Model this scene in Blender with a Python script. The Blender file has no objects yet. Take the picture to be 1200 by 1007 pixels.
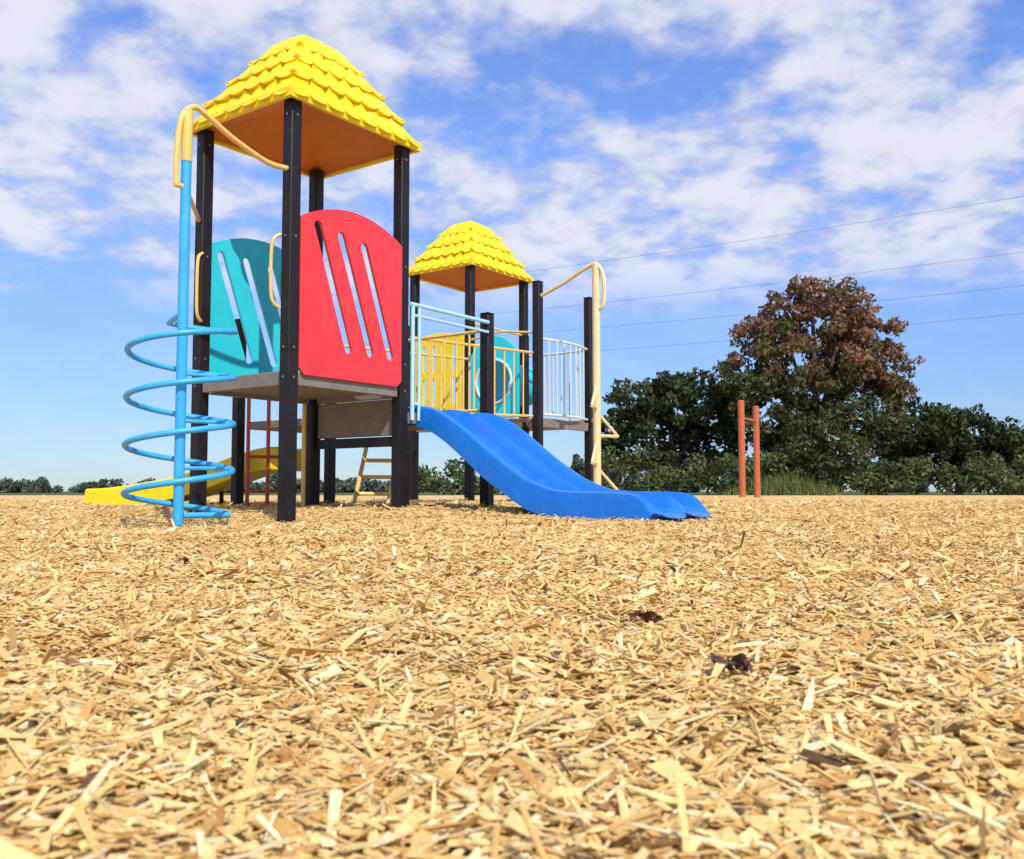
import bpy, bmesh, math, random
import numpy as np
from mathutils import Vector, Matrix
random.seed(5); rng=np.random.default_rng(11)
scene=bpy.context.scene

# ------------------------------------------------------------ helpers
def newmat(name,col,rough=.5,var=.12,scale=6.0,bump=.0,bscale=60.0,metal=0.0,spec=.5,dirt=None,dirtamt=.3,coat=0):
    m=bpy.data.materials.new(name); m.use_nodes=True
    nt=m.node_tree; N=nt.nodes; L=nt.links
    b=N['Principled BSDF']
    b.inputs['Roughness'].default_value=rough; b.inputs['Metallic'].default_value=metal
    b.inputs['Specular IOR Level'].default_value=spec
    b.inputs['Coat Weight'].default_value=coat
    tc=N.new('ShaderNodeTexCoord')
    n=N.new('ShaderNodeTexNoise'); n.inputs['Scale'].default_value=scale; n.inputs['Detail'].default_value=6; n.inputs['Roughness'].default_value=.65
    L.new(tc.outputs['Object'],n.inputs['Vector'])
    r=N.new('ShaderNodeValToRGB')
    r.color_ramp.elements[0].position=.3; r.color_ramp.elements[1].position=.7
    c=np.array(col)
    r.color_ramp.elements[0].color=(*(c*(1-var)),1); r.color_ramp.elements[1].color=(*np.minimum(c*(1+var),1),1)
    L.new(n.outputs['Fac'],r.inputs['Fac'])
    out=r.outputs['Color']
    if dirt is not None:
        n2=N.new('ShaderNodeTexNoise'); n2.inputs['Scale'].default_value=scale*2.7; n2.inputs['Detail'].default_value=10; n2.inputs['Roughness'].default_value=.75
        L.new(tc.outputs['Object'],n2.inputs['Vector'])
        r2=N.new('ShaderNodeValToRGB'); r2.color_ramp.elements[0].position=.52; r2.color_ramp.elements[1].position=.75
        r2.color_ramp.elements[0].color=(0,0,0,1); r2.color_ramp.elements[1].color=(dirtamt,)*3+(1,)
        L.new(n2.outputs['Fac'],r2.inputs['Fac'])
        mx=N.new('ShaderNodeMixRGB'); mx.inputs[2].default_value=(*dirt,1)
        L.new(r2.outputs['Color'],mx.inputs[0]); L.new(out,mx.inputs[1]); out=mx.outputs[0]
    L.new(out,b.inputs['Base Color'])
    rr=N.new('ShaderNodeMapRange'); rr.inputs['To Min'].default_value=max(rough-.1,0.02); rr.inputs['To Max'].default_value=min(rough+.15,1)
    L.new(n.outputs['Fac'],rr.inputs['Value']); L.new(rr.outputs[0],b.inputs['Roughness'])
    if bump>0:
        nb=N.new('ShaderNodeTexNoise'); nb.inputs['Scale'].default_value=bscale; nb.inputs['Detail'].default_value=4
        L.new(tc.outputs['Object'],nb.inputs['Vector'])
        bp=N.new('ShaderNodeBump'); bp.inputs['Strength'].default_value=bump; bp.inputs['Distance'].default_value=.01
        L.new(nb.outputs['Fac'],bp.inputs['Height']); L.new(bp.outputs[0],b.inputs['Normal'])
    return m

def empty(name,loc=(0,0,0)):
    e=bpy.data.objects.new(name,None); e.empty_display_size=.2
    e.location=loc; scene.collection.objects.link(e); return e

def link(o,parent=None):
    scene.collection.objects.link(o)
    if parent is not None:
        o.parent=parent; o.matrix_parent_inverse=Matrix.Translation(-Vector(parent.location))
    return o

def sharpen(me,ang=38):
    bm=bmesh.new(); bm.from_mesh(me)
    bmesh.ops.recalc_face_normals(bm,faces=bm.faces)
    for f in bm.faces: f.smooth=True
    for e in bm.edges:
        if len(e.link_faces)==2 and e.calc_face_angle(0)>math.radians(ang): e.smooth=False
    bm.to_mesh(me); bm.free()

def obj(name,verts,faces,mat,parent=None,smooth=True,bevel=0,mats=None,fmat=None,recalc=True):
    me=bpy.data.meshes.new(name); me.from_pydata([tuple(map(float,v)) for v in verts],[],faces); 
    if mats: 
        for m in mats: me.materials.append(m)
    else: me.materials.append(mat)
    if fmat is not None: me.polygons.foreach_set('material_index',fmat)
    if smooth: sharpen(me)
    me.update()
    o=bpy.data.objects.new(name,me); link(o,parent)
    if bevel>0:
        b=o.modifiers.new('bev','BEVEL'); b.width=bevel; b.segments=2; b.limit_method='ANGLE'
    return o

class MB:
    """mesh builder joining several pieces"""
    def __init__(s): s.v=[]; s.f=[]; s.m=[]
    def add(s,v,f,m=0):
        o=len(s.v); s.v+= [tuple(p) for p in v]; s.f+=[[i+o for i in q] for q in f]; s.m+=[m]*len(f)
    def box(s,o,ax,ay,az,m=0):
        o=Vector(o);ax=Vector(ax);ay=Vector(ay);az=Vector(az)
        v=[o,o+ax,o+ax+ay,o+ay,o+az,o+ax+az,o+ax+ay+az,o+ay+az]
        s.add(v,[(0,3,2,1),(4,5,6,7),(0,1,5,4),(1,2,6,5),(2,3,7,6),(3,0,4,7)],m)
    def tube(s,pts,r,n=10,m=0,closed=False,caps=True):
        P=[Vector(p) for p in pts]; K=len(P)
        rs=r if hasattr(r,'__len__') else [r]*K
        T=[]
        for i in range(K):
            if closed: t=P[(i+1)%K]-P[i-1]
            else: t=P[min(i+1,K-1)]-P[max(i-1,0)]
            T.append(t.normalized())
        up=Vector((0,0,1)) if abs(T[0].z)<.9 else Vector((1,0,0))
        nrm=(up-T[0]*up.dot(T[0])).normalized()
        V=[]
        for i in range(K):
            nrm=(nrm-T[i]*nrm.dot(T[i])).normalized(); bn=T[i].cross(nrm)
            for k in range(n):
                a=2*math.pi*k/n
                V.append(P[i]+(nrm*math.cos(a)+bn*math.sin(a))*rs[i])
        F=[]
        for i in range(K if closed else K-1):
            j=(i+1)%K
            for k in range(n):
                F.append((i*n+k,i*n+(k+1)%n,j*n+(k+1)%n,j*n+k))
        if caps and not closed:
            F.append(tuple(range(n))[::-1]); F.append(tuple((K-1)*n+k for k in range(n)))
        s.add(V,F,m)
    def make(s,name,mats,parent=None,bevel=0):
        if not isinstance(mats,(list,tuple)): mats=[mats]
        return obj(name,s.v,s.f,None,parent,mats=list(mats),fmat=s.m,bevel=bevel)

def spline(pts,n=8):
    P=[Vector(p) for p in pts]; out=[]
    for i in range(len(P)-1):
        p0=P[max(i-1,0)];p1=P[i];p2=P[i+1];p3=P[min(i+2,len(P)-1)]
        for k in range(n):
            t=k/n
            out.append(.5*((2*p1)+(p2-p0)*t+(2*p0-5*p1+4*p2-p3)*t*t+(3*p1-p0-3*p2+p3)*t**3))
    out.append(P[-1]); return out

# ------------------------------------------------------------ playground frame
ANG=math.radians(54)
A=Vector((math.cos(ANG),math.sin(ANG),0)); B=Vector((-math.sin(ANG),math.cos(ANG),0)); Z=Vector((0,0,1))
O=Vector((-1.785,7.46,0)); MA,MBm=1.3,1.15
def g(i,j,z=0): return O+A*(MA*i)+B*(MBm*j)+Z*z

def sm(t): t=np.clip(t,0,1); return t*t*(3-2*t)
def gh(x,y):
    x=np.asarray(x,float); y=np.asarray(y,float)
    h=.085*sm((y-7.0)/2.2)+.03*sm((y-9)/15)
    amp=1-sm((y-20)/20)
    h=h+amp*(.010*np.sin(2.1*x+1.3)*np.cos(1.7*y+.5)+.006*np.sin(5.3*x-2.2*y)+.006*np.cos(7.1*y+3.1*x+2)+.005*np.sin(13*x+1+2*np.sin(4*y))*np.sin(11*y+1.5*np.sin(5*x)))
    h=h-.06*np.exp(-(((x-1.85)/.40)**2+((y-7.15)/.3)**2))
    h=h+.035*np.exp(-(((x+.5)/.9)**2+((y-8.3)/.25)**2))
    h=h-.03*np.exp(-(((x+2.6)/.8)**2+((y-6.6)/.6)**2))
    return h

# ------------------------------------------------------------ materials
M_post=newmat('post_black',(.009,.007,.011),.5,.3,5,bump=.1,spec=.35,dirt=(.07,.06,.05),dirtamt=.25)
M_yel=newmat('roof_yellow_plastic',(.84,.62,.005),.42,.06,3,bump=.05,dirt=(.5,.32,.02),dirtamt=.25)
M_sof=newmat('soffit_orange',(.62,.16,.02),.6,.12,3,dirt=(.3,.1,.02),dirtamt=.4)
M_red=newmat('panel_red',(.70,.035,.05),.42,.06,3,bump=.03,dirt=(.6,.14,.12),dirtamt=.3)
M_teal=newmat('panel_teal',(.02,.58,.70),.42,.06,3,bump=.03,dirt=(.1,.45,.52),dirtamt=.3)
M_blue=newmat('slide_blue',(.004,.165,.68),.28,.12,4,bump=.02,dirt=(.06,.27,.62),dirtamt=.5,coat=.2)
M_lb=newmat('pipe_light_blue',(.035,.38,.80),.38,.1,8,dirt=(.2,.4,.6),dirtamt=.3)
M_pale=newmat('pipe_pale_blue',(.38,.68,.80),.4,.1,8)
M_white=newmat('pipe_white',(.66,.68,.68),.4,.08,8)
M_gold=newmat('pipe_gold',(.76,.52,.15),.4,.12,8,dirt=(.5,.36,.18),dirtamt=.4)
M_cream=newmat('pipe_cream',(.74,.60,.34),.42,.1,8)
M_grey=newmat('deck_grey',(.2,.18,.17),.65,.15,9,bump=.2,dirt=(.1,.08,.07),dirtamt=.5)
M_rpipe=newmat('pipe_red',(.5,.06,.03),.45,.12,8)
M_rust=newmat('post_orange_brown',(.46,.11,.045),.55,.15,6,dirt=(.25,.08,.04),dirtamt=.4)
M_bark=newmat('bark',(.09,.06,.04),.9,.35,5,bump=.6,bscale=20)
M_bolt=newmat('bolt_metal',(.3,.3,.3),.35,.1,8,metal=.8)
M_wood=newmat('pole_wood',(.16,.12,.09),.85,.2,4)
M_wire=newmat('wire',(.16,.17,.20),.6,.1,4)

# ------------------------------------------------------------ ground
def axis(dense0,dense1,step,far,gr=1.13):
    c=list(np.arange(dense0,dense1+1e-6,step)); s=step; x=dense1
    while x<far: s*=gr; x+=s; c.append(x)
    s=step; x=dense0; pre=[]
    while x>-far: s*=gr; x-=s; pre.append(x)
    return np.array(pre[::-1]+c)
xs=axis(-6,6,.05,700); ys=axis(-.5,13,.05,700)
XX,YY=np.meshgrid(xs,ys); ZZ=gh(XX,YY)
nx,ny=len(xs),len(ys)
V=np.stack([XX,YY,ZZ],-1).reshape(-1,3).astype(np.float32)
ii=(np.arange(ny-1)[:,None]*nx+np.arange(nx-1)[None,:]).reshape(-1)
F=np.stack([ii,ii+1,ii+nx+1,ii+nx],1).astype(np.int32)
def npmesh(name,V,F,mat,col=None,smooth=False):
    me=bpy.data.meshes.new(name); k=F.shape[1]
    me.vertices.add(len(V)); me.vertices.foreach_set('co',V.astype(np.float32).ravel())
    me.loops.add(F.size); me.loops.foreach_set('vertex_index',F.astype(np.int32).ravel())
    me.polygons.add(len(F)); me.polygons.foreach_set('loop_start',np.arange(0,F.size,k,dtype=np.int32))
    me.polygons.foreach_set('loop_total',np.full(len(F),k,dtype=np.int32))
    me.polygons.foreach_set('use_smooth',np.full(len(F),smooth))
    me.materials.append(mat); me.update(calc_edges=True)
    if col is not None:
        at=me.attributes.new('tint','FLOAT_COLOR','POINT')
        c=np.ones((len(V),4),np.float32); c[:,:3]=col; at.data.foreach_set('color',c.ravel())
    return bpy.data.objects.new(name,me)

def ground_mat():
    m=bpy.data.materials.new('wood_chip_ground'); m.use_nodes=True; nt=m.node_tree; N=nt.nodes; L=nt.links
    b=N['Principled BSDF']; b.inputs['Roughness'].default_value=.9; b.inputs['Specular IOR Level'].default_value=.2
    tc=N.new('ShaderNodeTexCoord')
    mp=N.new('ShaderNodeMapping'); mp.inputs['Scale'].default_value=(1,1,1)
    L.new(tc.outputs['Object'],mp.inputs[0])
    nw=N.new('ShaderNodeTexNoise'); nw.inputs['Scale'].default_value=9; L.new(mp.outputs[0],nw.inputs['Vector'])
    add=N.new('ShaderNodeMixRGB'); add.blend_type='ADD'; add.inputs[0].default_value=.12
    L.new(mp.outputs[0],add.inputs[1]); L.new(nw.outputs['Color'],add.inputs[2])
    vo=N.new('ShaderNodeTexVoronoi'); vo.inputs['Scale'].default_value=38; L.new(add.outputs[0],vo.inputs['Vector'])
    vo2=N.new('ShaderNodeTexVoronoi'); vo2.inputs['Scale'].default_value=17; L.new(add.outputs[0],vo2.inputs['Vector'])
    sep=N.new('ShaderNodeSeparateColor'); L.new(vo.outputs['Color'],sep.inputs[0])
    sep2=N.new('ShaderNodeSeparateColor'); L.new(vo2.outputs['Color'],sep2.inputs[0])
    av=N.new('ShaderNodeMath'); av.operation='MULTIPLY_ADD'; av.inputs[1].default_value=.6
    L.new(sep.outputs[0],av.inputs[0])
    m4=N.new('ShaderNodeMath'); m4.operation='MULTIPLY'; m4.inputs[1].default_value=.4; L.new(sep2.outputs[0],m4.inputs[0]); L.new(m4.outputs[0],av.inputs[2])
    r=N.new('ShaderNodeValToRGB'); e=r.color_ramp.elements
    e[0].position=.05; e[0].color=(.32,.18,.065,1); e[1].position=.95; e[1].color=(.84,.63,.31,1)
    x=e.new(.3); x.color=(.55,.35,.14,1); x=e.new(.6); x.color=(.69,.48,.205,1)
    L.new(av.outputs[0],r.inputs['Fac'])
    nz=N.new('ShaderNodeTexNoise'); nz.inputs['Scale'].default_value=1.3; nz.inputs['Detail'].default_value=5
    L.new(tc.outputs['Object'],nz.inputs['Vector'])
    rz=N.new('ShaderNodeMapRange'); rz.inputs['From Min'].default_value=.3; rz.inputs['From Max'].default_value=.7; rz.inputs['To Min'].default_value=.85; rz.inputs['To Max'].default_value=1.1
    L.new(nz.outputs['Fac'],rz.inputs['Value'])
    mul=N.new('ShaderNodeVectorMath'); mul.operation='SCALE'; L.new(r.outputs['Color'],mul.inputs[0]); L.new(rz.outputs[0],mul.inputs['Scale'])
    sp=N.new('ShaderNodeSeparateXYZ'); L.new(tc.outputs['Object'],sp.inputs[0])
    gt=N.new('ShaderNodeMath'); gt.operation='GREATER_THAN'; gt.inputs[1].default_value=32; L.new(sp.outputs['Y'],gt.inputs[0])
    mx=N.new('ShaderNodeMixRGB'); mx.inputs[2].default_value=(.07,.10,.03,1)
    L.new(gt.outputs[0],mx.inputs[0]); L.new(mul.outputs[0],mx.inputs[1]); L.new(mx.outputs[0],b.inputs['Base Color'])
    bp=N.new('ShaderNodeBump'); bp.inputs['Strength'].default_value=.5; bp.inputs['Distance'].default_value=.012
    L.new(av.outputs[0],bp.inputs['Height']); L.new(bp.outputs[0],b.inputs['Normal'])
    return m
go=npmesh('ground',V,F,ground_mat(),smooth=True); link(go)

# ------------------------------------------------------------ wood chips
def attr_mat(name,rough=.8,fibre=True,trans=0.0):
    m=bpy.data.materials.new(name); m.use_nodes=True; nt=m.node_tree; N=nt.nodes; L=nt.links
    b=N['Principled BSDF']; b.inputs['Roughness'].default_value=rough; b.inputs['Specular IOR Level'].default_value=.2
    at=N.new('ShaderNodeAttribute'); at.attribute_name='tint'
    out=at.outputs['Color']
    if fibre:
        tc=N.new('ShaderNodeTexCoord'); n=N.new('ShaderNodeTexNoise'); n.inputs['Scale'].default_value=260; n.inputs['Detail'].default_value=3
        L.new(tc.outputs['Object'],n.inputs['Vector'])
        mr=N.new('ShaderNodeMapRange'); mr.inputs['From Min'].default_value=.3; mr.inputs['From Max'].default_value=.7; mr.inputs['To Min'].default_value=.78; mr.inputs['To Max'].default_value=1.12
        L.new(n.outputs['Fac'],mr.inputs['Value'])
        s=N.new('ShaderNodeVectorMath'); s.operation='SCALE'; L.new(out,s.inputs[0]); L.new(mr.outputs[0],s.inputs['Scale']); out=s.outputs[0]
    L.new(out,b.inputs['Base Color'])
    if trans>0:
        t=N.new('ShaderNodeBsdfTranslucent'); L.new(out,t.inputs['Color'])
        mx=N.new('ShaderNodeMixShader'); mx.inputs[0].default_value=trans
        L.new(b.outputs[0],mx.inputs[1]); L.new(t.outputs[0],mx.inputs[2]); L.new(mx.outputs[0],N['Material Output'].inputs['Surface'])
    return m
PAL=np.array([(.81,.60,.275),(.69,.455,.17),(.75,.53,.225),(.56,.32,.105),(.87,.71,.42),(.37,.19,.07),(.12,.065,.035)])
PW=np.array([.28,.21,.23,.10,.135,.035,.01])
pos=[];scl=[]
for y0,y1,d,s in [(.35,1.2,15500,.84),(1.2,2.5,10500,.92),(2.5,4.5,4900,1.12),(4.5,8,2000,1.35),(8,14,460,1.7)]:
    wmax=.6*y1+.6; n=int(d*(y1-y0)*2*wmax)
    y=rng.uniform(y0,y1,n); x=rng.uniform(-wmax,wmax,n); k=np.abs(x)<.6*y+.6
    pos.append(np.stack([x[k],y[k]],1)); scl.append(np.full(k.sum(),s))
pos=np.concatenate(pos); scl=np.concatenate(scl); n=len(pos)
ln=np.clip(rng.lognormal(math.log(.025),.52,n),.007,.085)*scl
wd=np.clip(rng.lognormal(math.log(.0074),.50,n),.0025,.024)*scl
wd=np.minimum(wd,ln*.7)
th=rng.uniform(.0008,.0026,n)*scl
base=np.array([(-.5,-.5,-.5),(.5,-.5,-.5),(.5,.5,-.5),(-.5,.5,-.5),(-.5,-.5,.5),(.5,-.5,.5),(.5,.5,.5),(-.5,.5,.5)])
loc=np.repeat(base[None],n,0)
j=rng.uniform(-.22,.22,(n,4,2)); j=np.concatenate([j,j],1); loc[:,:,:2]+=j*np.array([.6,1.2])
taper=rng.uniform(.2,1.0,n); e=loc[:,:,0]>0; loc[:,:,1]*=np.where(e,taper[:,None],1)
loc*=np.stack([ln,wd,th],1)[:,None,:]
yaw=rng.uniform(0,2*np.pi,n); pit=rng.normal(0,.20,n); rol=rng.normal(0,.30,n)
big=rng.random(n)<.07; pit=np.where(big,rng.normal(0,.5,n),pit)
def Rm(ax,a):
    c,s=np.cos(a),np.sin(a); R=np.zeros((len(a),3,3)); i,k=[(1,2),(0,2),(0,1)][ax]
    R[:,ax,ax]=1; R[:,i,i]=c; R[:,k,k]=c; R[:,i,k]=-s; R[:,k,i]=s; return R
R=Rm(2,yaw)@Rm(1,pit)@Rm(0,rol)
loc=np.einsum('nij,nkj->nki',R,loc)
clump=.5+.5*np.sin(pos[:,0]*23+3*np.sin(pos[:,1]*9))*np.sin(pos[:,1]*19+2.5*np.sin(pos[:,0]*8))
z=gh(pos[:,0],pos[:,1])+rng.uniform(0,.012,n)*scl*(.4+1.1*clump)+np.abs(np.sin(pit))*ln*.35
loc+=np.stack([pos[:,0],pos[:,1],z],1)[:,None,:]
ci=rng.choice(len(PAL),n,p=PW); col=PAL[ci]*rng.uniform(.82,1.12,(n,1))
patch=.5+.5*np.sin(pos[:,0]*1.9+2*np.sin(pos[:,1]*1.3))*np.cos(pos[:,1]*2.3)
patch2=np.clip(np.sin(pos[:,0]*5.1+2*np.sin(pos[:,1]*3.3+1))*np.sin(pos[:,1]*6.3+2*np.sin(pos[:,0]*2.7)),0,1)**2
col*= (.94+.09*patch)[:,None]
col*= (1-patch2[:,None]*np.array([.10,.15,.22]))
FQ=np.array([(4,5,6,7),(0,1,5,4),(1,2,6,5),(2,3,7,6),(3,0,4,7),(0,3,2,1)])
F=(np.arange(n)[:,None,None]*8+FQ[None]).reshape(-1,4)
co=npmesh('wood_chips',loc.reshape(-1,3),F,attr_mat('wood_chip'),np.repeat(np.clip(col,0,.88),8,0)); link(co)

def litter(name,cx,cy,r,k,colr):
    vs=[];fs=[];cs=[]
    for q in range(k):
        a=random.uniform(0,6.28); rr=r*math.sqrt(random.random())
        c=Vector((cx+rr*math.cos(a),cy+rr*.7*math.sin(a),0)); c.z=float(gh(c.x,c.y))+.014+random.uniform(0,.012)
        L=random.uniform(.007,.018); W=L*random.uniform(.4,.8)
        M=Matrix.Rotation(random.uniform(0,6.28),3,'Z')@Matrix.Rotation(random.uniform(-.9,.9),3,'Y')@Matrix.Rotation(random.uniform(-.9,.9),3,'X')
        o=len(vs)
        for u in range(5):
            t=u/4; w=W*math.sin(math.pi*min(max(t,.06),.97))
            for s_ in (-1,0,1): vs.append(c+M@Vector(((t-.5)*L*2,s_*w,abs(s_)*w*.6+.3*L*(t-.5)**2)))
        for u in range(4):
            for s_ in range(2): b_=o+u*3+s_; fs.append((b_,b_+1,b_+4,b_+3))
    m=newmat(name+'_mat',colr,.8,.4,40)
    return obj(name,vs,fs,m)
litter('dry_leaf_clump',.262,1.86,.032,20,(.15,.06,.03))
litter('dry_leaf_clump',.295,1.30,.026,14,(.10,.05,.028))

# ------------------------------------------------------------ structure parts
PWD=.108
def post(mb,i,j,h,w=None,z0=-.2,pt=None):
    w=w or PWD
    c=g(i,j) if pt is None else Vector(pt)
    mb.box(c-A*w/2-B*w/2+Z*z0,A*w,B*w,Z*(h-z0))
    mb.box(c-A*(w/2+.004)-B*(w/2+.004)+Z*(h+.001),A*(w+.008),B*(w+.008),Z*.02)

def roof(center,ha,hb,z0,H,parent,pitch=.19):
    prof=[(1.0,0.0),(.86,.25),(.68,.50),(.50,.74),(.34,.93)]
    mb=MB(); tiers=4
    corners=[(-1,-1),(1,-1),(1,1),(-1,1)]
    def P(cs,s,z):
        return center+A*(cs[0]*ha*s)+B*(cs[1]*hb*s)+Z*(z0+z)
    for k in range(tiers):
        sb,zb=prof[k]; st,zt=prof[k+1]; zb*=H; zt*=H; st=st*.92; sb=sb*1.0
        for q in range(4):
            c0,c1=corners[q],corners[(q+1)%4]
            ln=2*(ha if q%2==0 else hb)*sb; M=max(3,round(ln/pitch)); nu=M*10; nv=5
            out=(A*((c0[0]+c1[0])/2)+B*((c0[1]+c1[1])/2)).normalized()
            V=[];Fc=[]
            for v in range(nv+2):
                if v==0: t=0; inner=True
                else: t=(v-1)/nv; inner=False
                s=sb+(st-sb)*(t**.7); z=zb+.035+(zt-zb)*t
                for u in range(nu+1):
                    f=u/nu; w=abs(math.sin(math.pi*f*M))**.5; edge=min(1,min(f,1-f)*M*1.2)
                    p=P(c0,s,z).lerp(P(c1,s,z),f)
                    bulge=.040*w*(1-.4*t)
                    p=p+out*bulge*edge+Z*(.016*w*(1-t))
                    drop=.066*w*(1-t)**3
                    p=p-Z*drop
                    if inner: p=p-out*.05-Z*.004
                    V.append(p)
            for v in range(nv+1):
                for u in range(nu):
                    a=v*(nu+1)+u; Fc.append((a,a+1,a+nu+2,a+nu+1))
            mb.add(V,Fc)
    s,z=prof[-1]; z*=H
    t=[P(c,s*.93,z+.02) for c in corners]; tp=[P(c,s*.55,z+.085) for c in corners]
    mb.add(t+tp,[(0,1,5,4),(1,2,6,5),(2,3,7,6),(3,0,4,7),(4,5,6,7)])
    fo=[P(c,1.0,-.035) for c in corners]; fi=[P(c,.95,-.035) for c in corners]
    fo2=[P(c,1.0,.045) for c in corners]; fi2=[P(c,.95,.045) for c in corners]
    Vv=fo+fi+fo2+fi2; Fc=[]
    for q in range(4):
        r=(q+1)%4
        Fc+=[(q,r,4+r,4+q),(q,r,8+r,8+q),(4+q,4+r,12+r,12+q)]
    mb.add(Vv,Fc)
    mb.make('roof_tiles',M_yel,parent)
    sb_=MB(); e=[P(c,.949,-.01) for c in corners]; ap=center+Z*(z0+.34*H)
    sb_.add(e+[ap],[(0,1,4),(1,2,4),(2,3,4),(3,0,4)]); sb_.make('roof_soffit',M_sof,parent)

def panel(name,p0,ax,w,z0,zs,zm,mat,parent,slots=(),holes=(),thick=.022):
    cu=bpy.data.curves.new(name,'CURVE'); cu.dimensions='2D'; cu.fill_mode='BOTH'; cu.extrude=thick/2; cu.bevel_depth=.004; cu.bevel_resolution=2
    def poly(pts):
        s=cu.splines.new('POLY'); s.points.add(len(pts)-1)
        for q,p in zip(s.points,pts): q.co=(p[0],p[1],0,1)
        s.use_cyclic_u=True
    r=.05
    out=[(0+r,z0),(w-r,z0),(w,z0+r)]
    for k in range(25):
        t=k/24; x=w*(1-t); y=zs+(zm-zs)*math.sin(math.pi*t)**.8 if 0<t<1 else zs
        out.append((x,y))
    out.append((0,z0+r)); poly(out)
    for (x0,y0,x1,y1,sw) in slots:
        d=Vector((x1-x0,y1-y0)); L=d.length; d/=L; nn=Vector((-d.y,d.x)); c0=Vector((x0,y0)); c1=Vector((x1,y1)); pts=[]
        for k in range(9):
            a=math.pi*k/8; pts.append(c0+nn*math.cos(a)*sw-d*math.sin(a)*sw)
        for k in range(9):
            a=math.pi*k/8; pts.append(c1-nn*math.cos(a)*sw+d*math.sin(a)*sw)
        poly(pts)
    for (x,y,rr) in holes: poly([(x+rr*math.cos(2*math.pi*k/40),y+rr*math.sin(2*math.pi*k/40)) for k in range(40)])
    co=bpy.data.objects.new(name+'_c',cu); scene.collection.objects.link(co)
    dg=bpy.context.evaluated_depsgraph_get(); me=bpy.data.meshes.new_from_object(co.evaluated_get(dg))
    bpy.data.objects.remove(co)
    nrm=ax.cross(Z).normalized()
    M=Matrix(((ax.x,0,nrm.x,p0.x),(ax.y,0,nrm.y,p0.y),(0,1,0,0),(0,0,0,1)))
    me.transform(M); me.materials.clear(); me.materials.append(mat); me.name=name
    sharpen(me,30)
    return link(bpy.data.objects.new(name,me),parent)

def deck(mb,i0,i1,j0,j1,z,t=.07,ins=.0):
    p=g(i0,j0)+A*ins+B*ins; mb.box(p+Z*(z-t),A*(MA*(i1-i0)-2*ins),B*(MBm*(j1-j0)-2*ins),Z*t)

# ---- front tower
T1=empty('play_tower',g(.5,.5))
mb=MB()
for (i,j) in [(0,0),(1,0),(1,1),(0,1)]: post(mb,i,j,3.42)
mb.make('posts',M_post,T1,bevel=.018)
roof(g(.5,.5),MA/2+.13,MBm/2+.12,3.44,.84,T1)
mb=MB(); deck(mb,0,1,0,1,1.21,.07,.07)
mb.box(g(0,0,1.10)+A*.07-B*.035,A*(MA-.14),B*.05,Z*.10)
mb.box(g(0,1,1.10)+A*.07-B*.02,A*(MA-.14),B*.05,Z*.10)
mb.box(g(0,0,1.10)-A*.03+B*.07,A*.05,B*(MBm-.14),Z*.115)
mb.box(g(1,0,1.10)-A*.02+B*.07,A*.05,B*(MBm-.14),Z*.10)
mb.make('deck',M_grey,T1,bevel=.006)
W=MA-.11
panel('side_panel_red',g(0,0)+A*.055-B*.05,A,W,1.19,2.47,2.64,M_red,T1,
   slots=[(.15*W,2.44,.45*W,1.45,.044),(.37*W,2.40,.67*W,1.45,.044),(.60*W,2.36,.88*W,1.45,.044)])
panel('side_panel_teal',g(0,1)+A*.055+B*.03,A,W,1.23,2.42,2.59,M_teal,T1,
   slots=[(.12*W,2.36,.40*W,1.46,.044),(.36*W,2.36,.64*W,1.46,.044),(.60*W,2.34,.86*W,1.46,.044)])
mb=MB()
mb.box(g(1,0,.76)+B*.07,A*.03,B*(MBm-.14),Z*.335)
mb.make('lower_panel',M_grey,T1,bevel=.004)
mb=MB(); mb.box(g(1,0,.66)+B*.065-A*.02,A*.06,B*(MBm-.13),Z*.09); mb.make('lower_beam',M_post,T1,bevel=.004)
mb=MB()
for c,s in ((g(0,0)+B*.06,1),(g(0,1)-B*.06,-1)):
    pts=[c-A*.05+Z*1.72,c-A*.10+B*.02*s+Z*1.76,c-A*.12+B*.03*s+Z*1.86,c-A*.12+B*.03*s+Z*2.18,c-A*.10+B*.02*s+Z*2.28,c-A*.05+Z*2.32]
    mb.tube(spline(pts,6),.014,8)
mb.make('grab_handles',M_gold,T1)
mb=MB()
for (i,j) in [(0,0),(1,0),(0,1)]:
    for z in (1.16,1.4,2.3,3.3):
        c=g(i,j,z)-B*PWD/2
        mb.tube([c,c-B*.007],.010,8)
        c=g(i,j,z)-A*PWD/2; mb.tube([c,c-A*.007],.010,8)
mb.make('bolts',M_bolt,T1)

# ---- spiral climber
SC=Vector((-2.345,6.62,0)); S1=empty('spiral_climber',SC)
mb=MB(); mb.tube([SC-Z*.15,SC+Z*2.80],.037,14)
pts=[];turns=4.25;R0=.36;n_=int(turns*40)
for k in range(n_+1):
    t=k/n_; a=math.radians(35)+2*math.pi*turns*t; rr=R0
    pts.append(SC+Vector((math.cos(a)*rr,math.sin(a)*rr,.08+1.42*t)))
end=pts[-1]; d=(SC-end); d.z=0
pts=pts+[end+d*.35+Z*.01,end+d*.9+Z*.015]
st=pts[0]; d0=(SC-st); d0.z=0
pts=[st+d0*.9,st+d0*.4]+pts
mb.tube(pts,.021,10)
for k in range(1,5):
    z=.08+1.42*(k*40)/n_ ; a=math.radians(35)
    q=SC+Vector((math.cos(a)*R0,math.sin(a)*R0,z)); mb.tube([SC+Z*z,q],.014,8)
mb.make('pole_and_coil',M_lb,S1)
mb=MB()
F0=g(0,0,2.98)-A*.06
dirp=(F0-SC); dirp.z=0; dirp.normalize()
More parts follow.
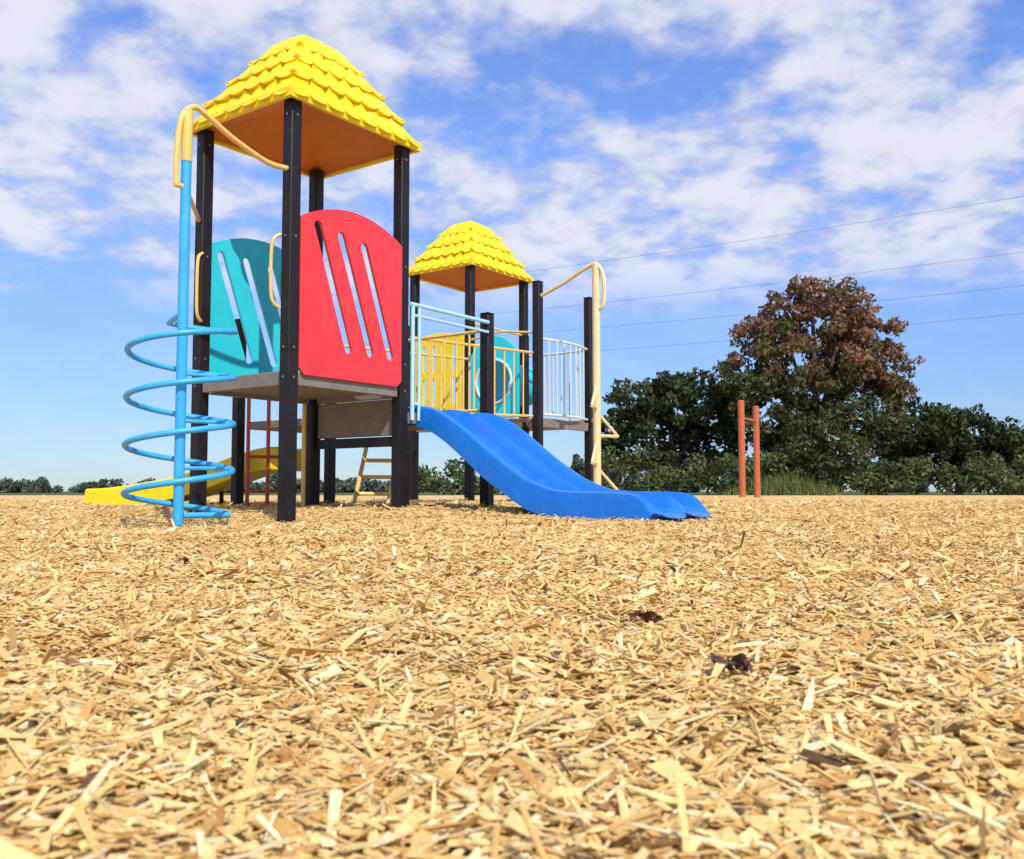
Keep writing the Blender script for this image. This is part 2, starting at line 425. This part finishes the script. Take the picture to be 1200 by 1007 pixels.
q=spline([SC-dirp*.075+Z*2.42,SC-dirp*.085+Z*2.62,SC-dirp*.05+Z*2.92,SC+dirp*.05+Z*3.04,SC+dirp*.16+Z*3.02,SC+dirp*.42+Z*2.92,SC+dirp*.75+Z*2.84,g(0,0,2.85)-A*.05],8)
q[-1]=g(0,0,2.85)-A*.05
mb.tube(q,.022,10)
mb.tube([SC+Z*2.62,SC+Z*3.0],.04,12)
mb.tube([SC-dirp*.10+Z*2.43,SC+Z*2.43],.02,8)
LL=g(0,1,2.62)-A*.05
mb.tube([SC+Z*2.42,SC+Z*2.42+(LL-SC-Z*2.42)*.5,LL],.02,8)
mb.make('top_arch',M_gold,S1)

# ---- lower platforms & bridge
PL=empty('play_platform',g(1.5,1))
mb=MB()
post(mb,2,0,2.06); post(mb,1,2,2.05,.10); post(mb,2,2,2.05,.10); post(mb,2,1,2.05,.10)
mb.make('posts',M_post,PL,bevel=.018)
mb=MB(); deck(mb,1,2,0,1,.98,.08,.065); deck(mb,1,2,1,2,.98,.08,.065)
mb.box(g(1,0,.87)+A*.07-B*.03,A*(MA-.14),B*.05,Z*.10)
mb.make('deck',M_grey,PL,bevel=.006)
mb=MB()
z1,z2=1.97,1.87
a0=g(1,0)+A*.10-B*.06; a1=g(2,0)-A*.06-B*.06
mb.tube([a0-A*.04+Z*z1,a1+Z*z1],.02,10); mb.tube([a0+Z*z2,a1+Z*z2],.014,8)
mb.tube([a0+Z*.9,a0+Z*z1],.02,10); mb.tube([a0+A*.09+Z*.9,a0+A*.09+Z*z1],.016,8)
for z in (1.05,): mb.tube([a0+Z*z,a0+A*.09+Z*z],.014,8)
mb.make('slide_entry_frame',M_pale,PL)
mb=MB()
a0=g(2,0)+B*.06; a1=g(2,1)-B*.06
for z in (1.9,1.08): mb.tube([a0+Z*z,a1+Z*z],.018,8)
for k in range(1,6): c=a0.lerp(a1,k/6); mb.tube([c+Z*1.08,c+Z*1.9],.012,8)
mb.make('guard_rail',M_gold,PL)

BR=empty('play_bridge',g(3,1.5))
mb=MB(); 
for k in range(13):
    mb.box(g(2,1,1.0+.16*k/12)+A*(.07+k*(2*MA-.14)/13)+B*.1,A*.17,B*(MBm-.2),Z*.04)
mb.make('planks',M_grey,BR,bevel=.005)
mb=MB()
for j_ in (1.04,1.96):
    a0=g(2,j_)+A*.06; a1=g(4,j_)-A*.06
    for z in (1.96,1.12): mb.tube([a0+Z*z,a1+Z*(z+.12)],.018,8)
    for k in range(1,12):
        c=a0.lerp(a1,k/12); mb.tube([c+Z*(1.12+.12*k/12),c+Z*(1.96+.12*k/12)],.010,8)
mb.make('bridge_rails',M_gold,BR)

# ---- rear tower
T2=empty('play_tower',g(4.5,2.45))
mb=MB(); JB=2.9
for (i,j) in [(4,2),(5,2),(5,JB),(4,JB)]: post(mb,i,j,3.42)
post(mb,4,1,3.02); post(mb,5,1,3.02)
post(mb,4,1,2.3,.07,pt=g(4,1.17))
mb.make('posts',M_post,T2,bevel=.018)
roof(g(4.5,(2+JB)/2),MA/2+.10,MBm*.45+.12,3.44,.78,T2)
mb=MB(); deck(mb,4,5,1,2,1.22,.08,.065); deck(mb,4,5,2,JB,1.22,.08,.065)
mb.box(g(4,1,1.1)+A*.07-B*.03,A*(MA-.14),B*.05,Z*.12)
mb.box(g(4,1,1.1)-A*.03+B*.07,A*.05,B*(MBm*(JB-1)-.14),Z*.115)
mb.make('deck',M_grey,T2,bevel=.006)
w2=MBm*.9-.13
sl=[]
for f in (.2,.4,.6,.8): sl+=[(f*w2,2.3,f*w2,1.98,.036),(f*w2,1.82,f*w2,1.5,.036)]
panel('side_panel_yellow',g(4,2)+B*.065-A*.045,B,w2,1.36,2.42,2.5,M_yel,T2,slots=sl)
w3=MBm*.80-.1
pc=g(4,1.2)+B*.05-A*.04
panel('tunnel_panel_teal',pc,B,w3,1.24,2.1,2.36,M_teal,T2,holes=[(w3*.5,1.74,.29)])
mb=MB()
cc=pc+B*(w3*.5)+Z*1.74
ring=[cc-A*.02+(B*math.cos(t)+Z*math.sin(t))*.30 for t in np.linspace(0,2*math.pi,40,endpoint=False)]
mb.tube(ring,.018,8,m=1,closed=True)
Vv=[];Fc=[]
for r_,rad in ((0,.29),(.7,.29)):
    for t in np.linspace(0,2*math.pi,40,endpoint=False): Vv.append(cc+A*(r_+.02)+(B*math.cos(t)+Z*math.sin(t))*rad)
for k in range(40): Fc.append((k,(k+1)%40,40+(k+1)%40,40+k))
mb.add(Vv,Fc,0)
mb.make('crawl_tunnel',[M_teal,M_white],T2)
mb=MB()
def bowrail(p0,p1,outv,zt,zb,nn,bow):
    c0=p0;c1=p1
    def q(t,z): return c0.lerp(c1,t)+outv*bow*math.sin(math.pi*t)*1.0+Z*z
    mb.tube([q(t,zt) for t in np.linspace(0,1,12)],.018,8); mb.tube([q(t,zb) for t in np.linspace(0,1,12)],.018,8)
    for k in range(1,nn): mb.tube([q(k/nn,zb),q(k/nn,zt)],.010,8)
bowrail(g(4,1)+A*.06,g(5,1)-A*.06,-B,2.28,1.27,8,.10)
bowrail(g(5,1)+B*.06,g(5,2)-B*.06,A,2.28,1.27,7,.05)
mb.make('guard_rail',M_white,T2)
mb=MB()
mb.tube([g(4,1,2.35)-A*.03,g(4,1.5,2.42)-A*.03,g(4,2,2.35)-A*.03],.016,8)
mb.tube([g(4,2,2.6),g(5,2,2.6)],.016,8)
mb.make('cross_rails',M_gold,T2)

# ---- gold climbing pole beside rear tower
GP=Vector((1.07,11.8,0)); G1=empty('climbing_pole',GP)
mb=MB(); mb.tube([GP-Z*.1,GP+Z*3.12],.05,14)
dp=(g(4,1)-GP).normalized()
mb.tube(spline([GP-dp*.02+Z*2.55,GP-dp*.11+Z*2.62,GP-dp*.11+Z*2.95,GP-dp*.02+Z*3.13,GP+dp*.12+Z*3.12,GP+dp*.5+Z*2.96,g(4,1,2.84)-B*.06],8),.026,10)
for k,z in enumerate((.25,.6,.95,1.3)):
    s=1 if k%2==0 else -1
    dv=(A*s*.8+(-B)*.3).normalized()
    mb.tube([GP+Z*z,GP+dv*.34+Z*(z+.0)],.02,8); mb.tube([GP+dv*.34+Z*z,GP+Z*(z+.30)],.02,8)
mb.tube([GP+Z*1.25,g(5,1,1.25)-B*.05],.018,8)
mb.make('pole',M_cream,G1)

# ---- blue double slide
SL=empty('playground_slide',g(1.55,-1))
tk=[-.10,0,.2,.4,.6,.8,1.0,1.25,1.5,1.75,2.0,2.2,2.32,2.40,2.44]
rim=[1.04,1.05,1.02,.93,.80,.65,.51,.36,.27,.25,.25,.245,.225,.17,.08]
dep=[.13,.15,.19,.20,.21,.21,.21,.2,.19,.18,.17,.16,.13,.08,.04]
bot=[.86,.86,.80,.68,.53,.37,.25,.10,.03,.0,-.02,-.03,-.03,-.03,-.03]
T=np.linspace(-.10,2.44,90)
def smi(y):
    v=np.interp(T,tk,y); 
    for _ in range(4):
        w=v.copy(); w[1:-1]=(v[:-2]+2*v[1:-1]+v[2:])/4; v=w
    return v
rimv,depv,botv=smi(rim),smi(dep),smi(bot)
Wd=.94; s0=g(1,0)+A*.24
h_=Wd/2
def lane_in(o,w):
    return [(o+.028,'r',-.03),(o+.045,'f',.6),(o+.065,'f',.25),(o+.10,'f',.06),(o+.16,'f',0),
            (o+w/2,'f',0),(o+w-.16,'f',0),(o+w-.10,'f',.06),(o+w-.065,'f',.25),(o+w-.045,'f',.6),(o+w-.028,'r',-.03)]
prof=[(-.045,'u',0),(-.05,'r',-.05),(-.042,'r',-.014),(-.018,'r',0),(.008,'r',-.002)]+lane_in(0,h_-.005)+\
     [(h_-.018,'r',-.004),(h_-.006,'r',-.012),(h_,'r',-.045),(h_+.006,'r',-.012),(h_+.018,'r',-.004)]+lane_in(h_+.005,h_-.005)+\
     [(Wd-.008,'r',-.002),(Wd+.018,'r',0),(Wd+.042,'r',-.014),(Wd+.05,'r',-.05),(Wd+.045,'u',0)]
Vv=[];Fc=[];K=len(prof)
for q,t in enumerate(T):
    for (w,kd,val) in prof:
        bed=rimv[q]-depv[q]
        zz=botv[q] if kd=='u' else (rimv[q]+val*min(1,depv[q]/.1) if kd=='r' else bed+depv[q]*val)
        lw=((w+.0)%h_)/h_ if 0<w<Wd else 0
        nose=max(0,(t-1.95)/.49); ext=.13*nose*nose*(math.sin(math.pi*min(max(lw,0),1)))**.6
        Vv.append(s0+A*w-B*(t+ext)+Z*max(zz,-.04))
for q in range(len(T)-1):
    for k in range(K):
        a=q*K+k; b=q*K+(k+1)%K; Fc.append((a,b,b+K,a+K))
Fc.append(tuple(range(K))); Fc.append(tuple((len(T)-1)*K+k for k in range(K))[::-1])
obj('slide_body',Vv,Fc,M_blue,SL)
mb=MB(); 
for t,zf in ((.08,.93),(.9,.44),):
    c=s0-A*.045-B*t+Z*zf; mb.tube([c,c-A*.008],.010,8)
mb.make('bolts',M_bolt,SL)

# ---- yellow slide behind tower
YS=empty('playground_slide',(-3.2,10.6,0))
mb=MB()
p0=Vector((-2.2,10.1,0));p1=Vector((-4.75,10.9,0)); dr=(p1-p0).normalized(); sd=Vector((-dr.y,dr.x,0))
Vv=[];Fc=[];NT=40
sec=[(-.27,-.06),(-.27,.16),(-.24,.18),(-.20,.15),(-.15,.03),(0,0),(.15,.03),(.20,.15),(.24,.18),(.27,.16),(.27,-.06)]
for q in range(NT+1):
    t=q/NT; zz=.10+.42*(1-sm(np.array(t*1.05)))+.05*math.sin(t*9)*(1-t)
    for (w,h) in sec: Vv.append(p0+(p1-p0)*t+sd*w+Z*(float(zz)+h))
K=len(sec)
for q in range(NT):
    for k in range(K): a=q*K+k;b=q*K+(k+1)%K; Fc.append((a,b,b+K,a+K))
Fc.append(tuple(range(K)));Fc.append(tuple(NT*K+k for k in range(K)))
obj('slide_body',Vv,Fc,M_yel,YS)
mb=MB()
for t in (.02,.45): 
    for w in (-.2,.2):
        c=p0+(p1-p0)*t+sd*w; mb.tube([c-Z*.1,c+Z*.35],.025,8)
mb.make('legs',M_post,YS)

# ---- red climbing bars behind the tower
RB=empty('climbing_bars',g(.6,1.9))
mb=MB()
c0=Vector((-2.66,9.45,0)); c1=Vector((-2.3,9.62,0))
for t in (0,.5,1): c=c0.lerp(c1,t); mb.tube([c-Z*.1,c+Z*1.3],.02,8)
for z in (.25,.6,1.28): mb.tube([c0+Z*z,c1+Z*z],.016,8)
mb.make('bars',M_rpipe,RB)
mb=MB(); c=Vector((-2.02,9.1,0)); mb.tube([c-Z*.1,c+Z*1.12],.022,8); mb.make('fire_pole',M_gold,RB)

# ---- yellow step ladder behind
LD=empty('climbing_ladder',(-1.7,11.2,0))
mb=MB()
pa=Vector((-1.88,11.0,0));pb=Vector((-1.50,11.15,0)); lean=Vector((.14,.3,.85))
for p in (pa,pb): mb.tube([p-Z*.05,p+lean],.026,8)
mb.tube([pb+Vector((.22,0,-.05)),pb+lean],.022,8)
for z in (.22,.42,.62): mb.tube([pa+lean*z/.85,pb+lean*z/.85],.024,8)
mb.make('rails_and_rungs',M_gold,LD)

# ---- orange-brown exercise posts
EX=empty('pull_up_bar',(5,20,0))
mb=MB()
e0=Vector((4.9,20.0,0));e1=Vector((5.45,20.9,0))
for p,h in ((e0,2.16),(e1,2.12)):
    mb.tube([p-Z*.1,p+Z*h],.07,14); mb.tube([p+Z*h,p+Z*(h+.03)],[.078,.055],14)
mb.tube([e0+Z*1.82,e1+Z*1.82],.025,10)
mb.make('posts_and_bar',M_rust,EX,)

# ------------------------------------------------------------ vegetation
M_leaf=attr_mat('foliage',.6,False,.25)
def leaves(name,clumps,parent=None,lsize=.13,per=110):
    P=[];C=[];Nn=[]
    for (x,y,z,r,c) in clumps:
        k=max(12,int(per*(r/.5)**2)); d=rng.normal(size=(k,3)); d/=np.linalg.norm(d,axis=1)[:,None]
        rad=r*rng.uniform(.35,1.12,k)**.6
        P.append(np.array([x,y,z])+d*rad[:,None]*np.array([1,1,.8])); Nn.append(d)
        C.append(np.array(c)*rng.uniform(.6,1.35,(k,1))*rng.uniform(.9,1.1,(k,3)))
    P=np.concatenate(P);C=np.concatenate(C);Nn=np.concatenate(Nn); n=len(P)
    k=P[:,2]>.1; P,C,Nn=P[k],C[k],Nn[k]; n=len(P)
    nr=Nn*.5+rng.normal(size=(n,3))*.55; nr/=np.linalg.norm(nr,axis=1)[:,None]
    t=np.cross(nr,rng.normal(size=(n,3))); t/=np.linalg.norm(t,axis=1)[:,None]; b=np.cross(nr,t)
    s=(lsize*rng.uniform(.6,1.4,n))[:,None]
    V=np.stack([P-t*s,P-b*s*.5+t*s*.1,P+t*s,P+b*s*.5+t*s*.1],1).reshape(-1,3)
    F=np.arange(n*4).reshape(-1,4)
    return link(npmesh(name,V,F,M_leaf,np.repeat(np.clip(C,0,.9),4,0)),parent)
def lobes2clumps(lobes,colf,dens=9,cr=(.28,.55)):
    out=[]
    for (x,y,z,rx,rz) in lobes:
        k=int(dens*(rx*rx+rz*rz)/2*2.2)
        for _ in range(k):
            d=rng.normal(size=3); d/=np.linalg.norm(d); f=rng.uniform(.45,1.0)
            p=(x+d[0]*rx*f,y+d[1]*rx*f,z+d[2]*rz*f)
            if p[2]<.2: continue
            out.append((*p,rng.uniform(*cr),colf(p)))
    return out
def trunk(base,targets,r0,parent,split=1.6):
    mb=MB(); base=Vector(base); top=Vector(targets[0])
    main=spline([base-Z*.2,base+Z*.5+Vector((.03,0,0)),base.lerp(top,.5)+Vector((.15,.1,0)),top],6)
    k=len(main); mb.tube(main,[r0*(1.25 if i==0 else 1)*(1-.85*i/k) for i in range(k)],10)
    for tg in targets[1:]:
        tg=Vector(tg); f=random.uniform(.25,.6); s=main[int(f*(k-1))]
        mid=s.lerp(tg,.5)+Vector((random.uniform(-.2,.2),random.uniform(-.2,.2),random.uniform(.1,.4)))
        br=spline([s,mid,tg],6); n_=len(br); mb.tube(br,[r0*.5*(1-.85*i/n_) for i in range(n_)],8)
    return mb.make('trunk_and_limbs',M_bark,parent)

# autumn tree
def colA(p):
    h=p[2]+rng.normal(0,.8)+(p[0]-11)*.3
    if h>5.8: 
        return random.choice([(.22,.11,.07),(.27,.145,.09),(.19,.105,.06),(.15,.12,.055)])
    if h>4.2: return random.choice([(.17,.11,.055),(.11,.11,.045),(.085,.095,.035),(.13,.095,.045)])
    return random.choice([(.06,.08,.03),(.075,.09,.035),(.09,.095,.04),(.05,.07,.026)])
AT=empty('autumn_tree',(11.2,35,0))
lob=[(11.3,35,7.35,1.1,1.0),(12.4,35,7.0,1.2,1.1),(10.2,35.2,6.7,1.2,1.1),(9.2,35,5.8,1.2,1.1),(13.4,35,6.0,1.3,1.3),(11.3,35,5.2,2.2,1.8),(8.6,35,4.5,1.1,1.0),
     (9.6,35,3.2,1.7,1.6),(12.8,35,3.2,2.0,1.7),(14.4,35.2,4.5,1.3,1.3),(11,34.6,2.2,2.2,1.6),(12.6,35,5.0,1.6,1.5)]
leaves('crown',lobes2clumps(lob,colA,9.0,(.20,.48)),AT,.10,145)
trunk((11.2,35,.1),[(11.3,35,7.6),(9.2,35,5.8),(13.3,35,5.8),(10.2,35.2,6.8),(12.5,35,7.0),(8.6,35,4.6),(14.3,35,4.4),(9.6,34.6,3.6)],.26,AT)

def colD(p):
    return random.choice([(.04,.062,.024),(.05,.072,.026),(.032,.048,.02),(.07,.09,.034)])
DT=empty('broadleaf_tree',(6.2,38,0))
lob=[(4.9,38,3.7,1.2,1.0),(6.4,38,4.05,1.3,1.05),(7.9,38,4.0,1.2,1.1),(5.7,38,2.5,1.6,1.4),(4.0,38,2.4,1.0,1.1),(8.2,38,2.5,1.7,1.5)]
leaves('crown',lobes2clumps(lob,colD,9,(.25,.5)),DT,.12,120)
trunk((6.2,38,.1),[(6.4,38,4.2),(4.9,38,3.7),(8,38,4),(5.5,38,2.8),(8.2,38,2.8)],.2,DT)
DT=empty('broadleaf_tree',(18,40,0))
lob=[(17,40,2.9,1.7,1.2),(19.5,40,2.7,1.7,1.3),(21.8,40,2.4,1.6,1.2),(18,40,1.7,2.0,1.2),(21,40,1.6,2.0,1.2)]
leaves('crown',lobes2clumps(lob,colD,7,(.3,.6)),DT,.13,100)
trunk((19,40,.1),[(19.2,40,2.8),(17,40,2.9),(21.5,40,2.5)],.2,DT)

def colB(p):
    return random.choice([(.10,.135,.045),(.08,.11,.036),(.14,.16,.06),(.055,.08,.028),(.12,.13,.055)])
cl=[]
x=-3.8
while x<24:
    hh=random.uniform(.75,1.15)*(1.0 if x>3 else .72)
    if x<-1.2 : hh=.75
    cl+=lobes2clumps([(x,34+random.uniform(-.8,.8),hh*.75,random.uniform(.8,1.2),hh)],colB,9,(.18,.38))
    x+=random.uniform(.7,1.1)
leaves('shrubs',cl,None,.09,110)
cl=[]; x=-75
def colF(p): return random.choice([(.10,.13,.10),(.09,.115,.09),(.12,.14,.11)])
while x<80:
    h=random.uniform(.5,1.0)+(1.6 if x>5 else 0)
    cl+=lobes2clumps([(x,88+random.uniform(-4,4),h*.7,random.uniform(1.4,2.4),h)],colF,3.6,(.35,.6)); x+=random.uniform(1.3,2.2)
leaves('distant_trees',cl,None,.2,60)
vs=[];fs=[];cs=[]
for k in range(900):
    x=7.8+rng.normal(1.5,1.2); y=31.8+random.uniform(-.7,1.2); h=random.uniform(.4,1.2)*math.exp(-((x-9.3)/2.0)**2); w=.018
    if h<.15: continue
    a=random.uniform(0,6.28); l=random.uniform(.1,.6); d=Vector((math.cos(a),math.sin(a),0)); sd_=Vector((-d.y,d.x,0))
    b0=Vector((x,y,.1)); o=len(vs)
    for q in range(4):
        t=q/3; c=b0+d*l*t*t+Z*h*t*(1-.25*t); ww=w*(1-t*.9); vs+= [c-sd_*ww,c+sd_*ww]
    for q in range(3): b_=o+2*q; fs.append((b_,b_+1,b_+3,b_+2))
    c=random.choice([(.15,.19,.055),(.11,.15,.04),(.18,.20,.07)]); cs+=[c]*8
link(npmesh('tall_grass',np.array([tuple(v) for v in vs]),np.array(fs),M_leaf,np.array(cs)))

# ------------------------------------------------------------ power line
PW_=empty('power_line',(45,48,0))
mb=MB()
e0=Vector((45,48,0)); e1=e0+Vector((-75,52,0))*.898
dv=(e1-e0).normalized(); sv=Vector((-dv.y,dv.x,0))
for z0_,z1_,off in ((19.0,20.0,-.8),(15.2,16.6,0),(12.9,14.6,.8),(11.4,12.7,0)):
    pts=[]
    for k in range(41):
        t=k/40; pts.append(e0.lerp(e1,t)+sv*off+Z*(z0_+(z1_-z0_)*t-4*.7*t*(1-t)))
    mb.tube(pts,.011,5)
mb.make('wires',M_wire,PW_)
mb=MB()
for e_,h in ((e0,20.0),(e1,20.8)):
    mb.tube([e_,e_+Z*h],[.2,.13],10)
    for zz in (h-.9,h-4.4,h-6.6): mb.tube([e_-sv*1.1+Z*zz,e_+sv*1.1+Z*zz],.05,6)
mb.make('poles',M_wood,PW_)

# ------------------------------------------------------------ light & sky
az=Vector((.38,-.925,0)).normalized(); el=math.radians(46)
sdir=Vector((az.x*math.cos(el),az.y*math.cos(el),math.sin(el)))
sun=bpy.data.lights.new('sun','SUN'); sun.energy=4.5; sun.angle=math.radians(.5); sun.color=(1,.94,.83)
so=bpy.data.objects.new('sun',sun); so.rotation_euler=sdir.to_track_quat('Z','Y').to_euler(); scene.collection.objects.link(so)
w=bpy.data.worlds.new('World'); scene.world=w; w.use_nodes=True; nt=w.node_tree; N=nt.nodes; L=nt.links
bg=N['Background']; bg.inputs['Strength'].default_value=.12
sky=N.new('ShaderNodeTexSky'); sky.sky_type='NISHITA'; sky.sun_disc=False; sky.sun_elevation=el
sky.sun_rotation=math.atan2(az.x,az.y); sky.air_density=1.0; sky.dust_density=.15; sky.ozone_density=2.0
tc=N.new('ShaderNodeTexCoord'); sp=N.new('ShaderNodeSeparateXYZ'); L.new(tc.outputs['Generated'],sp.inputs[0])
def math_(op,a,b=None,c=None):
    m=N.new('ShaderNodeMath'); m.operation=op
    for i,v in enumerate((a,b,c)):
        if v is None: continue
        if isinstance(v,(int,float)): m.inputs[i].default_value=v
        else: L.new(v,m.inputs[i])
    return m.outputs[0]
def mr(v,a,b,c,d):
    m=N.new('ShaderNodeMapRange'); m.interpolation_type='SMOOTHSTEP'; L.new(v,m.inputs['Value'])
    for k,x in zip(('From Min','From Max','To Min','To Max'),(a,b,c,d)): m.inputs[k].default_value=x
    return m.outputs[0]
tcol=N.new('ShaderNodeMixRGB'); tcol.inputs[1].default_value=(.52,.67,.95,1); tcol.inputs[2].default_value=(1.15,1.34,1.90,1)
L.new(mr(sp.outputs['Z'],-.02,.42,0,1),tcol.inputs[0])
tint=N.new('ShaderNodeMixRGB'); tint.blend_type='MULTIPLY'; tint.inputs[0].default_value=1
L.new(sky.outputs[0],tint.inputs[1]); L.new(tcol.outputs[0],tint.inputs[2])
zc=math_('MAXIMUM',sp.outputs['Z'],0.0); den=math_('ADD',zc,.26)
cx=math_('DIVIDE',sp.outputs['X'],den); cy=math_('DIVIDE',sp.outputs['Y'],den)
cb=N.new('ShaderNodeCombineXYZ'); L.new(cx,cb.inputs[0]); L.new(cy,cb.inputs[1])
def noise(scale,detail,rough,dist=0,off=(0,0,0)):
    mp=N.new('ShaderNodeMapping'); mp.inputs['Location'].default_value=off; L.new(cb.outputs[0],mp.inputs[0])
    n=N.new('ShaderNodeTexNoise'); n.inputs['Scale'].default_value=scale; n.inputs['Detail'].default_value=detail; n.inputs['Roughness'].default_value=rough; n.inputs['Distortion'].default_value=dist
    L.new(mp.outputs[0],n.inputs['Vector']); return n.outputs['Fac']
n1=noise(1.5,3,.5,.2,(3.1,1.7,0)); n2=noise(11,7,.55,.1,(.3,5.2,0)); n3=noise(4.6,4,.5,.1,(7.3,2.2,0))
big_=mr(n1,.32,.58,-.04,.09)
sum_=math_('ADD',math_('ADD',math_('MULTIPLY',n2,.5),math_('MULTIPLY',n3,.5)),big_)
cov=mr(sum_,.41,.59,0,1)
low=mr(sp.outputs['Z'],.16,.25,.08,1.0)
cov=math_('MULTIPLY',cov,low)
cov=math_('MULTIPLY',cov,.88)
shade=mr(sum_,.50,.66,0,1)
cr=N.new('ShaderNodeMixRGB'); cr.inputs[1].default_value=(4.7,5.2,7.0,1); cr.inputs[2].default_value=(7.1,7.1,7.7,1); L.new(shade,cr.inputs[0])
mx=N.new('ShaderNodeMixRGB'); L.new(cov,mx.inputs[0]); L.new(tint.outputs[0],mx.inputs[1]); L.new(cr.outputs[0],mx.inputs[2])
L.new(mx.outputs[0],bg.inputs['Color'])

# ------------------------------------------------------------ camera
cam=bpy.data.cameras.new('camera'); cam.lens=33.0; cam.sensor_width=36; cam.clip_start=.05; cam.clip_end=2000
cam.dof.use_dof=True; cam.dof.focus_distance=5.0; cam.dof.aperture_fstop=11
cobj=bpy.data.objects.new('camera',cam); cobj.location=(0,0,.25); cobj.rotation_euler=(math.radians(93.77),0,0)
scene.collection.objects.link(cobj); scene.camera=cobj
scene.view_settings.view_transform='Standard'; scene.view_settings.look='None'; scene.view_settings.exposure=0
